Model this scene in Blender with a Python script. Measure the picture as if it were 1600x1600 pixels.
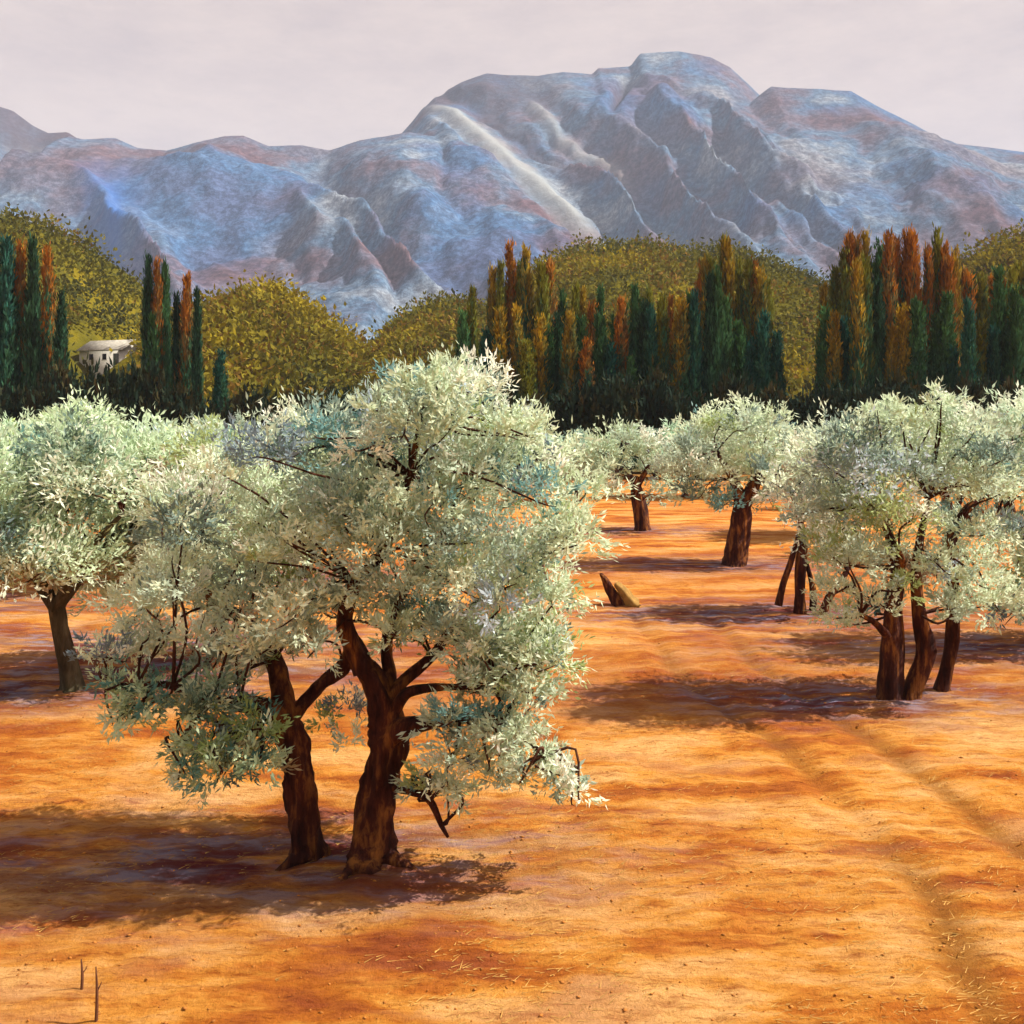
import bpy, math, random
import numpy as np
from mathutils import Vector
R = math.radians
for o in list(bpy.data.objects): bpy.data.objects.remove(o)
scene = bpy.context.scene
COL = scene.collection

# ------------------------------------------------------------------ camera
F, HZ, CH = 1600.0, 640.0, 3.6          # focal length and horizon row in photo pixels, eye height in metres
cam = bpy.data.cameras.new('camera'); camo = bpy.data.objects.new('camera', cam); COL.objects.link(camo)
camo.location = (0, 0, CH); camo.rotation_euler = (R(90), 0, 0)
cam.sensor_width = 36; cam.lens = 36; cam.shift_y = -(800 - HZ) / 1600
cam.clip_start = 0.1; cam.clip_end = 9000
scene.camera = camo
# ------------------------------------------------------------------ sky, sun, exposure
SUN_EL, SUN_AZ = 48.0, 87.0             # azimuth clockwise from +Y (view direction)
w = bpy.data.worlds.new('World'); scene.world = w; w.use_nodes = True
nt = w.node_tree; nt.nodes.clear()
out = nt.nodes.new('ShaderNodeOutputWorld')
sky = nt.nodes.new('ShaderNodeTexSky'); sky.sky_type = 'NISHITA'; sky.sun_disc = False
sky.sun_elevation = R(SUN_EL); sky.sun_rotation = R(SUN_AZ); sky.dust_density = 2.0
b1 = nt.nodes.new('ShaderNodeBackground'); b1.inputs[1].default_value = 0.06
nt.links.new(sky.outputs[0], b1.inputs[0])
tc = nt.nodes.new('ShaderNodeTexCoord')
mp = nt.nodes.new('ShaderNodeMapping'); mp.inputs['Scale'].default_value = (4.0, 4.0, 12.0); mp.inputs['Rotation'].default_value = (0.0, R(16), 0)
nt.links.new(tc.outputs['Generated'], mp.inputs[0])
nz = nt.nodes.new('ShaderNodeTexNoise'); nz.inputs['Scale'].default_value = 2.2; nz.inputs['Detail'].default_value = 9; nz.inputs['Roughness'].default_value = 0.72
nt.links.new(mp.outputs[0], nz.inputs[0])
cr = nt.nodes.new('ShaderNodeValToRGB')
cr.color_ramp.elements[0].position = 0.30; cr.color_ramp.elements[0].color = (0.80, 0.64, 0.60, 1)
cr.color_ramp.elements[1].position = 0.62; cr.color_ramp.elements[1].color = (1.0, 0.80, 0.71, 1)
nt.links.new(nz.outputs[0], cr.inputs[0])
b2 = nt.nodes.new('ShaderNodeBackground'); b2.inputs[1].default_value = 0.42
nt.links.new(cr.outputs[0], b2.inputs[0])
mx = nt.nodes.new('ShaderNodeMixShader'); mx.inputs[0].default_value = 0.92      # thin pale veil over the whole sky
nt.links.new(b1.outputs[0], mx.inputs[1]); nt.links.new(b2.outputs[0], mx.inputs[2])
nt.links.new(mx.outputs[0], out.inputs[0])
sd = bpy.data.lights.new('sun', 'SUN'); sd.energy = 5.0; sd.angle = R(0.6); sd.color = (1.0, 0.93, 0.82)
so = bpy.data.objects.new('sun', sd); COL.objects.link(so)
sv = Vector((math.sin(R(SUN_AZ)) * math.cos(R(SUN_EL)), math.cos(R(SUN_AZ)) * math.cos(R(SUN_EL)), math.sin(R(SUN_EL))))
so.rotation_euler = sv.to_track_quat('Z', 'Y').to_euler(); so.location = (20, -5, 30)
scene.view_settings.view_transform = 'Standard'; scene.view_settings.look = 'None'
scene.view_settings.exposure = 1.0; scene.view_settings.gamma = 1.0; scene.view_settings.use_curve_mapping = False
scene.render.engine = 'CYCLES'; scene.cycles.max_bounces = 4; scene.cycles.volume_bounces = 1
scene.cycles.transparent_max_bounces = 8

# ------------------------------------------------------------------ helpers
def P(px, py, d):                        # photo pixel at depth d -> point
    return np.array(((px - 800) / F * d, d, CH - (py - HZ) / F * d))
def ground_d(py): return F * CH / (py - HZ)
def G(px, py):                           # photo pixel on the flat ground
    d = ground_d(py); return np.array(((px - 800) / F * d, d, 0.0))

def hash2(ix, iy, seed):
    h = (ix.astype(np.int64) * 374761393 + iy.astype(np.int64) * 668265263 + seed * 1442695041) & 0x7fffffff
    h = ((h ^ (h >> 13)) * 1274126177) & 0x7fffffff
    h = ((h ^ (h >> 16)) * 1103515245) & 0x7fffffff
    return (h & 0xffff) / 65535.0
def vnoise(x, y, seed=0):
    x = np.asarray(x, float); y = np.asarray(y, float)
    ix = np.floor(x); iy = np.floor(y); fx = x - ix; fy = y - iy
    fx = fx * fx * (3 - 2 * fx); fy = fy * fy * (3 - 2 * fy)
    a = hash2(ix, iy, seed); b = hash2(ix + 1, iy, seed); c = hash2(ix, iy + 1, seed); d = hash2(ix + 1, iy + 1, seed)
    return (a * (1 - fx) + b * fx) * (1 - fy) + (c * (1 - fx) + d * fx) * fy
def fbm(x, y, seed=0, oct=4, gain=0.5):
    s = 0; a = 1; n = 0
    for i in range(oct):
        s = s + a * vnoise(np.asarray(x) * 2 ** i + 17.3 * i, np.asarray(y) * 2 ** i - 9.1 * i, seed + i); n += a; a *= gain
    return s / n                          # 0..1

def mesh_from(name, verts, faces, mats, smooth=False, attrs=None):
    """verts (n,3); faces (m,k) index array or a list of such arrays"""
    me = bpy.data.meshes.new(name)
    fl = faces if isinstance(faces, list) else [faces]
    fl = [np.asarray(f, np.int32) for f in fl if len(f)]
    idx = np.concatenate([f.ravel() for f in fl]); tot = np.concatenate([np.full(len(f), f.shape[1], np.int32) for f in fl])
    st = np.concatenate(([0], np.cumsum(tot)[:-1])).astype(np.int32)
    me.vertices.add(len(verts)); me.vertices.foreach_set('co', np.asarray(verts, np.float32).ravel())
    me.loops.add(len(idx)); me.loops.foreach_set('vertex_index', idx)
    me.polygons.add(len(tot)); me.polygons.foreach_set('loop_start', st); me.polygons.foreach_set('loop_total', tot)
    if smooth: me.polygons.foreach_set('use_smooth', np.ones(len(tot), bool))
    for an, av in (attrs or {}).items():
        av = np.asarray(av, np.float32)
        if av.ndim == 1: a = me.attributes.new(an, 'FLOAT', 'POINT'); a.data.foreach_set('value', av)
        else:
            if av.shape[1] == 3: av = np.concatenate((av, np.ones((len(av), 1), np.float32)), 1)
            a = me.attributes.new(an, 'FLOAT_COLOR', 'POINT'); a.data.foreach_set('color', av.ravel())
    me.update(calc_edges=True); me.validate()
    for m in (mats if isinstance(mats, (list, tuple)) else [mats]): me.materials.append(m)
    return me
def obj(name, me, parent=None, loc=None):
    o = bpy.data.objects.new(name, me); COL.objects.link(o)
    if parent: o.parent = parent
    if loc is not None: o.location = loc
    return o
def tag(o, label=None, cat=None, group=None, kind=None):
    if label: o['label'] = label
    if cat: o['category'] = cat
    if group: o['group'] = group
    if kind: o['kind'] = kind
    return o
def thing(name, label, cat, loc, group=None):
    o = obj(name, None, None, tuple(loc)); o.empty_display_size = 0.2
    return tag(o, label, cat, group)
def grid_faces(nr, nc):
    i = np.arange(nr - 1)[:, None] * nc + np.arange(nc - 1)[None, :]
    return np.stack((i, i + 1, i + nc + 1, i + nc), -1).reshape(-1, 4)
def unit(v): return v / (np.linalg.norm(v, axis=-1, keepdims=True) + 1e-9)

# ------------------------------------------------------------------ materials
def new_mat(name):
    m = bpy.data.materials.new(name); m.use_nodes = True; n = m.node_tree
    b = n.nodes['Principled BSDF']; return m, n, b
def N(n, t, **kw):
    x = n.nodes.new(t)
    for k, v in kw.items():
        if k in x.inputs: x.inputs[k].default_value = v
        else: setattr(x, k, v)
    return x
def ramp(n, stops, interp='LINEAR'):
    r = n.nodes.new('ShaderNodeValToRGB'); e = r.color_ramp.elements; r.color_ramp.interpolation = interp
    e[0].position, e[0].color = stops[0][0], (*stops[0][1], 1); e[1].position, e[1].color = stops[-1][0], (*stops[-1][1], 1)
    for p, c in stops[1:-1]: q = e.new(p); q.color = (*c, 1)
    return r
def mixc(n, a, b, fac, mode='MIX'):
    m = n.nodes.new('ShaderNodeMix'); m.data_type = 'RGBA'; m.blend_type = mode
    for s, i in ((fac, 0), (a, 6), (b, 7)):
        if hasattr(s, 'is_linked'): n.links.new(s, m.inputs[i])
        else: m.inputs[i].default_value = s if i == 0 else (*s, 1)
    return m.outputs[2]
def noise(n, scale, detail=5, rough=0.55, stretch=None, coord='Object', rot=None):
    t = n.nodes.new('ShaderNodeTexCoord'); s = t.outputs[coord]
    if stretch or rot:
        mpp = n.nodes.new('ShaderNodeMapping'); mpp.inputs['Scale'].default_value = stretch or (1, 1, 1)
        if rot: mpp.inputs['Rotation'].default_value = rot
        n.links.new(s, mpp.inputs[0]); s = mpp.outputs[0]
    x = n.nodes.new('ShaderNodeTexNoise'); x.inputs['Scale'].default_value = scale; x.inputs['Detail'].default_value = detail; x.inputs['Roughness'].default_value = rough
    n.links.new(s, x.inputs[0]); return x.outputs[0]
def mathn(n, op, a, b=None, clamp=False):
    m = n.nodes.new('ShaderNodeMath'); m.operation = op; m.use_clamp = clamp
    for s, i in ((a, 0), (b, 1)):
        if s is None: continue
        if hasattr(s, 'is_linked'): n.links.new(s, m.inputs[i])
        else: m.inputs[i].default_value = s
    return m.outputs[0]
def attr(n, name, out='Color'):
    a = n.nodes.new('ShaderNodeAttribute'); a.attribute_name = name; return a.outputs[out]
def bump(n, b, h, strength, dist):
    x = n.nodes.new('ShaderNodeBump'); x.inputs['Strength'].default_value = strength; x.inputs['Distance'].default_value = dist
    n.links.new(h, x.inputs['Height']); n.links.new(x.outputs[0], b.inputs['Normal'])

def leaf_mat(name, rough=0.6, trans=0.3, spec=0.25, green=None):
    m, n, b = new_mat(name)
    oi = n.nodes.new('ShaderNodeObjectInfo')
    oc = oi.outputs['Color'] if green is None else mixc(n, green, oi.outputs['Color'], attr(n, 'turn', 'Fac'))
    c = mixc(n, attr(n, 'tint'), oc, 1.0, 'MULTIPLY')
    n.links.new(c, b.inputs['Base Color']); b.inputs['Roughness'].default_value = rough; b.inputs['Specular IOR Level'].default_value = spec
    t = n.nodes.new('ShaderNodeBsdfTranslucent'); n.links.new(c, t.inputs[0])
    ms = n.nodes.new('ShaderNodeMixShader'); ms.inputs[0].default_value = trans
    o = n.nodes['Material Output']
    n.links.new(b.outputs[0], ms.inputs[1]); n.links.new(t.outputs[0], ms.inputs[2]); n.links.new(ms.outputs[0], o.inputs[0])
    return m
M_OLIVE = leaf_mat('olive_leaf', 0.55, 0.42)
M_CYP = leaf_mat('cypress_leaf', 0.8, 0.25, 0.1, (.040, .118, .058))
M_SHRUB = leaf_mat('shrub_leaf', 0.8, 0.2, 0.1)
M_SCRUB = leaf_mat('scrub_leaf', 0.8, 0.3, 0.1)

def bark_mat(name, dark, mid, light):
    m, n, b = new_mat(name)
    v = noise(n, 9, 8, 0.65, (1, 1, 0.22)); r = ramp(n, [(0.36, dark), (0.50, mid), (0.64, light)]); n.links.new(v, r.inputs[0])
    v2 = noise(n, 2.2, 3); r2 = ramp(n, [(0.4, (0.75, 0.7, 0.7)), (0.62, (1.25, 1.2, 1.1))]); n.links.new(v2, r2.inputs[0])
    n.links.new(mixc(n, r.outputs[0], r2.outputs[0], 1.0, 'MULTIPLY'), b.inputs['Base Color'])
    b.inputs['Roughness'].default_value = 0.9; b.inputs['Specular IOR Level'].default_value = 0.15
    bump(n, b, noise(n, 26, 7, 0.7, (1, 1, 0.2)), 1.0, 0.05); return m
M_BARK = bark_mat('olive_bark', (0.020, 0.006, 0.006), (0.065, 0.018, 0.011), (0.27, 0.105, 0.024))
M_GREYBARK = bark_mat('grey_olive_bark', (0.04, 0.036, 0.02), (0.08, 0.07, 0.04), (0.14, 0.12, 0.075))
M_TWIG = bark_mat('twig_bark', (0.03, 0.01, 0.008), (0.06, 0.022, 0.014), (0.12, 0.05, 0.03))
M_CYPBARK = bark_mat('cypress_bark', (0.02, 0.015, 0.012), (0.05, 0.035, 0.025), (0.1, 0.07, 0.05))

def ground_mat():
    m, n, b = new_mat('orange_soil')
    a = noise(n, 0.75, 6, 0.66, (0.6, 1.7, 1)); r = ramp(n, [(0.34, (0.24, 0.058, 0.012)), (0.43, (0.38, 0.115, 0.012)), (0.50, (0.52, 0.22, 0.032)), (0.60, (0.60, 0.32, 0.10))]); n.links.new(a, r.inputs[0])
    st = noise(n, 5.0, 9, 0.72, (0.55, 2.4, 1)); r2 = ramp(n, [(0.32, (0.55, 0.36, 0.28)), (0.47, (1.0, 0.95, 0.9)), (0.66, (1.18, 1.2, 1.35))]); n.links.new(st, r2.inputs[0])
    c = mixc(n, r.outputs[0], r2.outputs[0], 1.0, 'MULTIPLY')
    sp = noise(n, 30, 6, 0.8, (0.45, 1.4, 1)); r3 = ramp(n, [(0.35, (0.35, 0.22, 0.18)), (0.43, (1, 1, 1)), (0.58, (1.2, 1.25, 1.45))]); n.links.new(sp, r3.inputs[0])
    c = mixc(n, c, r3.outputs[0], 0.75, 'MULTIPLY')
    # pinkish and yellow patches of earth
    pk = noise(n, 0.9, 5, 0.6, (0.8, 1.7, 1), rot=(0, 0, 0.5)); rp = ramp(n, [(0.55, (0, 0, 0)), (0.66, (1, 1, 1))]); n.links.new(pk, rp.inputs[0])
    c = mixc(n, c, (0.36, 0.14, 0.062), mathn(n, 'MULTIPLY', rp.outputs[0], 0.5))
    c = mixc(n, c, (0.30, 0.075, 0.012), mathn(n, 'MULTIPLY', attr(n, 'red', 'Fac'), 0.7))
    # trodden wheel ruts and maroon-violet tree shade painted into the soil colour
    c = mixc(n, c, (0.22, 0.085, 0.014), mathn(n, 'MULTIPLY', attr(n, 'rut', 'Fac'), 0.75))
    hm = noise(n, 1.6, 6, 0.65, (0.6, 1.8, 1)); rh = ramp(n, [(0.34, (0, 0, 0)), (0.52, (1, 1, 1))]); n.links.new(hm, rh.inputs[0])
    hf = mathn(n, 'MULTIPLY', mathn(n, 'MULTIPLY', attr(n, 'tree_shade', 'Fac'), 1.0), rh.outputs[0])
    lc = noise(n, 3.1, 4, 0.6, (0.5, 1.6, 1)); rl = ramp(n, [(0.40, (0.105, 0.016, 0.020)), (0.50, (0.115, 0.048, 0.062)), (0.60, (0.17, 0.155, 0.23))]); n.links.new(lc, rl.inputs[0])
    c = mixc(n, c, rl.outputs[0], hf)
    c = mixc(n, c, (0.045, 0.05, 0.018), attr(n, 'far', 'Fac'))
    n.links.new(c, b.inputs['Base Color']); b.inputs['Roughness'].default_value = 0.95; b.inputs['Specular IOR Level'].default_value = 0.1
    bump(n, b, noise(n, 34, 8, 0.75), 0.9, 0.05); return m
M_GROUND = ground_mat()

def hill_mat(name, c0, c1, c2):
    m, n, b = new_mat(name)
    a = noise(n, 0.07, 7, 0.65); r = ramp(n, [(0.34, c0), (0.5, c1), (0.66, c2)]); n.links.new(a, r.inputs[0])
    n.links.new(r.outputs[0], b.inputs['Base Color']); b.inputs['Roughness'].default_value = 1; b.inputs['Specular IOR Level'].default_value = 0.0
    bump(n, b, noise(n, 0.9, 6, 0.7), 0.8, 0.6); return m
M_HILL = hill_mat('scrub_hillside', (0.045, 0.043, 0.008), (0.11, 0.095, 0.010), (0.20, 0.15, 0.010))

def mountain_mat():
    m, n, b = new_mat('mountain_rock')
    a = noise(n, 0.0075, 7, 0.62, (1, 1, 1.1)); r = ramp(n, [(0.36, (0.085, 0.050, 0.060)), (0.44, (0.095, 0.085, 0.115)), (0.52, (0.060, 0.105, 0.170)), (0.64, (0.17, 0.19, 0.22))]); n.links.new(a, r.inputs[0])
    bl = noise(n, 0.0058, 4, 0.5, rot=(0.3, 0.2, 0.9)); rb = ramp(n, [(0.50, (0, 0, 0)), (0.60, (1, 1, 1))]); n.links.new(bl, rb.inputs[0])
    c = mixc(n, r.outputs[0], (0.028, 0.085, 0.20), mathn(n, 'MULTIPLY', rb.outputs[0], 0.6))
    bp = noise(n, 0.0066, 4, 0.5, rot=(1.3, 0.7, 0.2)); rp = ramp(n, [(0.52, (0, 0, 0)), (0.62, (1, 1, 1))]); n.links.new(bp, rp.inputs[0])
    c = mixc(n, c, (0.10, 0.055, 0.058), mathn(n, 'MULTIPLY', rp.outputs[0], 0.5))
    sp = noise(n, 0.13, 8, 0.8); rs = ramp(n, [(0.40, (0.55, 0.53, 0.56)), (0.5, (1, 1, 1)), (0.58, (1.75, 1.75, 1.7))]); n.links.new(sp, rs.inputs[0])
    c = mixc(n, c, rs.outputs[0], 0.85, 'MULTIPLY')
    c = mixc(n, c, (0.025, 0.10, 0.33), mathn(n, 'MULTIPLY', attr(n, 'azure', 'Fac'), 0.85))
    c = mixc(n, c, (0.30, 0.31, 0.30), mathn(n, 'MULTIPLY', attr(n, 'scree', 'Fac'), 0.85))
    c = mixc(n, c, (0.055, 0.035, 0.04), mathn(n, 'MULTIPLY', attr(n, 'cliff', 'Fac'), 0.85))
    n.links.new(c, b.inputs['Base Color']); b.inputs['Roughness'].default_value = 1; b.inputs['Specular IOR Level'].default_value = 0.0
    bump(n, b, noise(n, 0.05, 8, 0.7), 0.6, 6.0); return m
M_MOUNT = mountain_mat()
def plain(name, col, rough=0.8, sc=6, amt=0.25):
    m, n, b = new_mat(name)
    v = noise(n, sc, 6, 0.65); r = ramp(n, [(0.3, tuple(x * (1 - amt) for x in col)), (0.7, tuple(min(1, x * (1 + amt)) for x in col))]); n.links.new(v, r.inputs[0])
    n.links.new(r.outputs[0], b.inputs['Base Color']); b.inputs['Roughness'].default_value = rough; b.inputs['Specular IOR Level'].default_value = 0.2
    bump(n, b, noise(n, sc * 5, 5), 0.4, 0.02); return m
M_WALL = plain('lime_render', (0.55, 0.53, 0.46)); M_ROOF = plain('pale_roof_tiles', (0.34, 0.32, 0.27), sc=3, amt=0.4)
M_DARK = plain('dark_opening', (0.02, 0.02, 0.022)); M_SHUT = plain('grey_wood', (0.12, 0.13, 0.12))
M_CUT = plain('cut_wood', (0.27, 0.15, 0.035), sc=9, amt=0.4); M_STALK = plain('dry_stalk', (0.12, 0.045, 0.02), sc=30)
M_CLOD = plain('clod_soil', (0.36, 0.135, 0.025), sc=3, amt=0.5); M_STRAW = plain('straw', (0.42, 0.24, 0.06), sc=2, amt=0.45)

# ------------------------------------------------------------------ orchard layout (photo pixel of the trunk foot)
TREE_FEET = [(540, 1338), (1410, 1088), (1150, 882), (1003, 829), (1252, 958), (1650, 1010), (112, 1076), (335, 1045), (-60, 943), (480, 902), (180, 862), (330, 1000)]
RUTS = [[(2.35, 20), (2.1, 17), (2.35, 13.2), (2.92, 10.9), (3.02, 8.9), (3.05, 7.3), (2.88, 6.4), (2.7, 5)], [(3.4, 20), (3.4, 15), (3.95, 10.9), (4.17, 8.3), (4.2, 6.5), (4.0, 5)]]

# ------------------------------------------------------------------ ground
def graded(lo, a, b, hi, step, growth):
    c = list(np.arange(a, b, step)); s = step; v = c[-1]
    while v < hi: s *= growth; v = v + s; c.append(min(v, hi))
    s = step; v = c[0]; pre = []
    while v > lo: s *= growth; v = v - s; pre.append(max(v, lo))
    return np.array(pre[::-1] + c)
def build_ground():
    xs = graded(-2600, -6.5, 6.5, 2600, 0.055, 1.07); ys = graded(-500, 5.2, 14.5, 2700, 0.055, 1.06)
    X, Y = np.meshgrid(xs, ys); dist = np.hypot(X, Y)
    near = np.clip(1 - (dist - 14) / 40, 0, 1)
    z = near * (0.10 * (fbm(X * 0.5, Y * 0.9, 3) - 0.5) + 0.075 * (fbm(X * 2.2, Y * 4.0, 7, 4, 0.62) - 0.5) + 0.05 * (np.abs(vnoise(X * 7, Y * 9, 9) - 0.5)))
    rut = np.zeros_like(X)
    for path in RUTS:
        p = sorted(path, key=lambda q: q[1]); cx = np.interp(Y, [q[1] for q in p], [q[0] for q in p]) + 0.12 * (vnoise(Y * 0.9, Y * 0, 5) - 0.5)
        d = np.abs(X - cx); gate = np.clip((20 - Y) / 3, 0, 1) * np.clip((Y - 4) / 1, 0, 1)
        wdt = 0.10 + 0.10 * vnoise(X * 1.3, Y * 1.3, 21)
        k = np.exp(-(d / wdt) ** 2) * gate; rut = np.maximum(rut, k * np.clip(vnoise(X * 0.4, Y * 0.55, 2) * 1.7 - 0.1, 0.15, 1))
        z += (-0.035 * k + 0.010 * np.exp(-((d - 0.28) / 0.1) ** 2) * gate) * (0.4 + 0.9 * vnoise(X * 0.3, Y * 0.5, 8))
    shade = np.zeros_like(X)  # painted tree shade, shifted left of each trunk foot to the shadow side
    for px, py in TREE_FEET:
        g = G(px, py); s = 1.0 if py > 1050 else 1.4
        shade = np.maximum(shade, np.exp(-(((X - g[0] + 0.9) / (2.7 * s)) ** 2 + ((Y - g[1] + 0.1) / (0.95 * s)) ** 2)))
    far = np.clip((Y - 50) / 12, 0, 1) * np.ones_like(X); far = np.maximum(far, np.clip((np.abs(X) - 60) / 30, 0, 1))
    red = np.clip(fbm(X * 0.16, Y * 0.3, 91) * 2.6 - 1.2, 0, 1) * np.clip((Y - 9) / 3, 0.0, 1)
    me = mesh_from('ground', np.stack((X, Y, z), -1).reshape(-1, 3), grid_faces(len(ys), len(xs)), M_GROUND, True, {'rut': rut.ravel(), 'tree_shade': shade.ravel(), 'far': far.ravel(), 'red': red.ravel()})
    tag(obj('ground', me), 'orange ploughed orchard soil with wheel ruts', None, None, 'structure')
build_ground()

# ------------------------------------------------------------------ hills
def interp_profile(prof, px): return np.interp(px, [p[0] for p in prof], [p[1] for p in prof])
HILLS = {}
def hill(name, label, prof, Yr, Yf, Yb, seed):
    x0, x1 = [(p - 800) / F * Yr for p in (prof[0][0], prof[-1][0])]
    xs = np.linspace(x0, x1, 130); ys = np.linspace(Yf, Yb, 70)
    def h(X, Y):
        px = 800 + F * X / Yr; zr = CH + (HZ - interp_profile(prof, px)) / F * Yr
        edge = np.clip((X - x0) / (0.12 * (x1 - x0)), 0, 1) * np.clip((x1 - X) / (0.12 * (x1 - x0)), 0, 1)
        t = np.clip((Y - Yf) / (Yr - Yf), 0, 1); s = 0.6 * t + 0.4 * t * t * (3 - 2 * t)
        tb = np.clip((Y - Yr) / (Yb - Yr), 0, 1); s = s * (1 - tb * tb)
        return np.maximum(zr, 0) * s * (0.3 + 0.7 * edge) + 1.6 * (fbm(X * 0.07, Y * 0.07, seed) - 0.5) * s - 0.4
    X, Y = np.meshgrid(xs, ys); Z = h(X, Y)
    o = obj(name, mesh_from(name, np.stack((X, Y, Z), -1).reshape(-1, 3), grid_faces(len(ys), len(xs)), M_HILL, True))
    tag(o, label, None, None, 'structure'); HILLS[label] = (h, xs, ys, Yr, prof)
    return h
h_left = hill('hill', 'mustard green hillside at the left edge', [(-700, 420), (-400, 360), (-150, 335), (0, 345), (60, 350), (120, 378), (180, 435), (225, 470), (300, 545), (360, 600), (420, 640)], 150, 66, 230, 1)
h_ml = hill('hill', 'mustard mound right of the slim left cypresses', [(238, 640), (278, 570), (315, 492), (370, 478), (415, 458), (470, 484), (520, 522), (570, 562), (610, 600), (660, 640)], 135, 72, 200, 2)
h_sm = hill('hill', 'small low olive mound behind the tall olive tree', [(540, 640), (590, 570), (640, 505), (690, 484), (740, 490), (800, 520), (860, 560), (930, 640)], 165, 85, 230, 3)
h_ce = hill('hill', 'broad olive hill behind the central cypress row', [(700, 640), (780, 500), (840, 420), (900, 390), (960, 388), (1020, 384), (1060, 398), (1120, 394), (1180, 410), (1230, 436), (1290, 455), (1350, 490), (1450, 560), (1540, 640)], 190, 90, 280, 4)
h_ri = hill('hill', 'yellow green hill at the right edge', [(1330, 640), (1420, 500), (1500, 420), (1550, 384), (1600, 362), (1700, 330), (1900, 320), (2200, 420), (2400, 560)], 160, 80, 240, 5)

# ------------------------------------------------------------------ mountain
def build_mountain():
    ridges = [  # skyline pixels, ridge distance, run of the front slope
        ([(-900, 330), (-500, 230), (-250, 150), (-100, 130), (-20, 160), (20, 172), (50, 195), (75, 208), (105, 206), (160, 240), (260, 330), (330, 420)], 1560, 800),
        ([(-300, 560), (-60, 480), (30, 400), (66, 320), (88, 255), (107, 212), (130, 217), (180, 215), (215, 230), (260, 236), (300, 224), (350, 212), (380, 212), (420, 228), (470, 226), (515, 234), (560, 220), (640, 206), (690, 215), (800, 330), (1000, 470)], 1350, 700),
        ([(300, 520), (520, 330), (600, 240), (650, 182), (680, 150), (720, 128), (760, 115), (840, 118), (880, 112), (925, 116), (935, 106), (985, 104), (1000, 84), (1060, 80), (1110, 88), (1140, 104), (1170, 132), (1190, 152), (1230, 205), (1300, 290), (1500, 420)], 1600, 900),
        ([(900, 420), (1100, 220), (1185, 150), (1205, 135), (1260, 138), (1330, 142), (1370, 165), (1420, 190), (1480, 222), (1540, 230), (1600, 238), (1750, 260), (2000, 240), (2400, 330), (2700, 400)], 1480, 800)]
    xs = np.linspace(-1500, 1500, 860); ys = np.concatenate((np.linspace(420, 1640, 330), np.linspace(1660, 2300, 20)))
    X, Y = np.meshgrid(xs, ys); Z = np.full_like(X, -1.0); AZ = np.zeros_like(X); SC = np.zeros_like(X); CL = np.zeros_like(X)
    for i, (pr, Yr, run) in enumerate(ridges):
        wob = 70 * (fbm(X * 0.006, X * 0 + i, 31 + i) - 0.5)
        px = 800 + F * X / Yr; pyr = interp_profile(pr, px); zr = CH + (HZ - pyr) / F * Yr
        t = (Yr + 0 * wob - Y) / run; tf = np.clip(t, 0, 1); tb = np.clip(-t * run / 500, 0, 1)
        pyt = pyr + tf * (560 - pyr)
        px_t = 800 + F * X / Y
        u = px_t - 1.15 * pyt + 110 * (fbm(px_t * 0.009, tf * 4, 11 + i) - 0.5)
        rg = lambda q, s: 1 - np.abs(2 * vnoise(q, tf * 2.0, s) - 1)
        gul = (rg(u / 105, 41 + i) - 0.5) * 62 + (rg(u / 47, 51 + i) - 0.5) * 12 * vnoise(X * .004, Y * .004, 5) * 2 + (fbm(X * .012, Y * .012, 61 + i, 6, .58) - 0.5) * 40
        amp = (1 - 0.75 * np.exp(-((px_t - 1.2 * pyt - 478) / 60) ** 2) * (i == 2)) * np.clip(tf / 0.22, 0, 1) * np.clip((1 - tf) / 0.4, 0, 1)
        prof = (1 - tf) ** 1.25
        z = zr * prof * (1 - tb ** 1.3) + gul * amp * np.clip(zr / 350, 0.1, 1) + 9 * (fbm(X * 0.02, Y * 0.02, 71) - 0.5) * np.clip(tf * 8, 0.35, 1)
        sc = np.zeros_like(X); cl = np.zeros_like(X)
        if i == 2:
            k = np.exp(-((px_t - 1.2 * pyt - 478 + 16 * (fbm(px_t * .02, tf * 6, 3) - .5)) / 26) ** 2) * np.clip((pyt - 165) / 20, 0, 1) * np.clip((385 - pyt) / 40, 0, 1); z = z + 12 * k; sc = np.maximum(sc, k)
            k2 = np.exp(-((u - 640) / 15) ** 2) * np.clip((pyt - 150) / 25, 0, 1) * np.clip((300 - pyt) / 40, 0, 1); z = z + 16 * k2; sc = np.maximum(sc, 0.6 * k2)
            # the dark cliff step left of the summit block and the gully beside the pale spur
            kk = np.exp(-((px_t - (985 - 0.25 * (pyt - 100))) / 9) ** 2) * np.clip((pyt - 122) / 14, 0, 1) * np.clip((220 - pyt) / 30, 0, 1); z = z - 26 * kk; cl = np.maximum(cl, kk)
            k3 = np.exp(-((u - 575) / 22) ** 2) * np.clip((pyt - 140) / 20, 0, 1) * np.clip((320 - pyt) / 60, 0, 1); z = z - 34 * k3; cl = np.maximum(cl, 0.8 * k3)
            cl = np.maximum(cl, 0.7 * np.clip((180 - pyt) / 30, 0, 1) * np.clip((900 - px_t) / 60, 0, 1))
        if i == 0: cl = np.maximum(cl, np.clip((290 - pyt) / 60, 0, 1) * (0.6 + 0.4 * vnoise(px_t * .04, pyt * .04, 6)))
        az = np.exp(-((px_t - 165 - 0.15 * (pyt - 290) + 20 * (fbm(px_t * .02, pyt * .02, 8) - .5)) / 40) ** 2) * np.clip((pyt - 265) / 60, 0, 1) * (0.4 + 0.6 * vnoise(px_t * .05, pyt * .03, 4)) if i == 1 else 0 * X
        take = z > Z; AZ = np.where(take, az, AZ); Z = np.where(take, z, Z); SC = np.where(take, sc, SC); CL = np.where(take, cl, CL)
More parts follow.
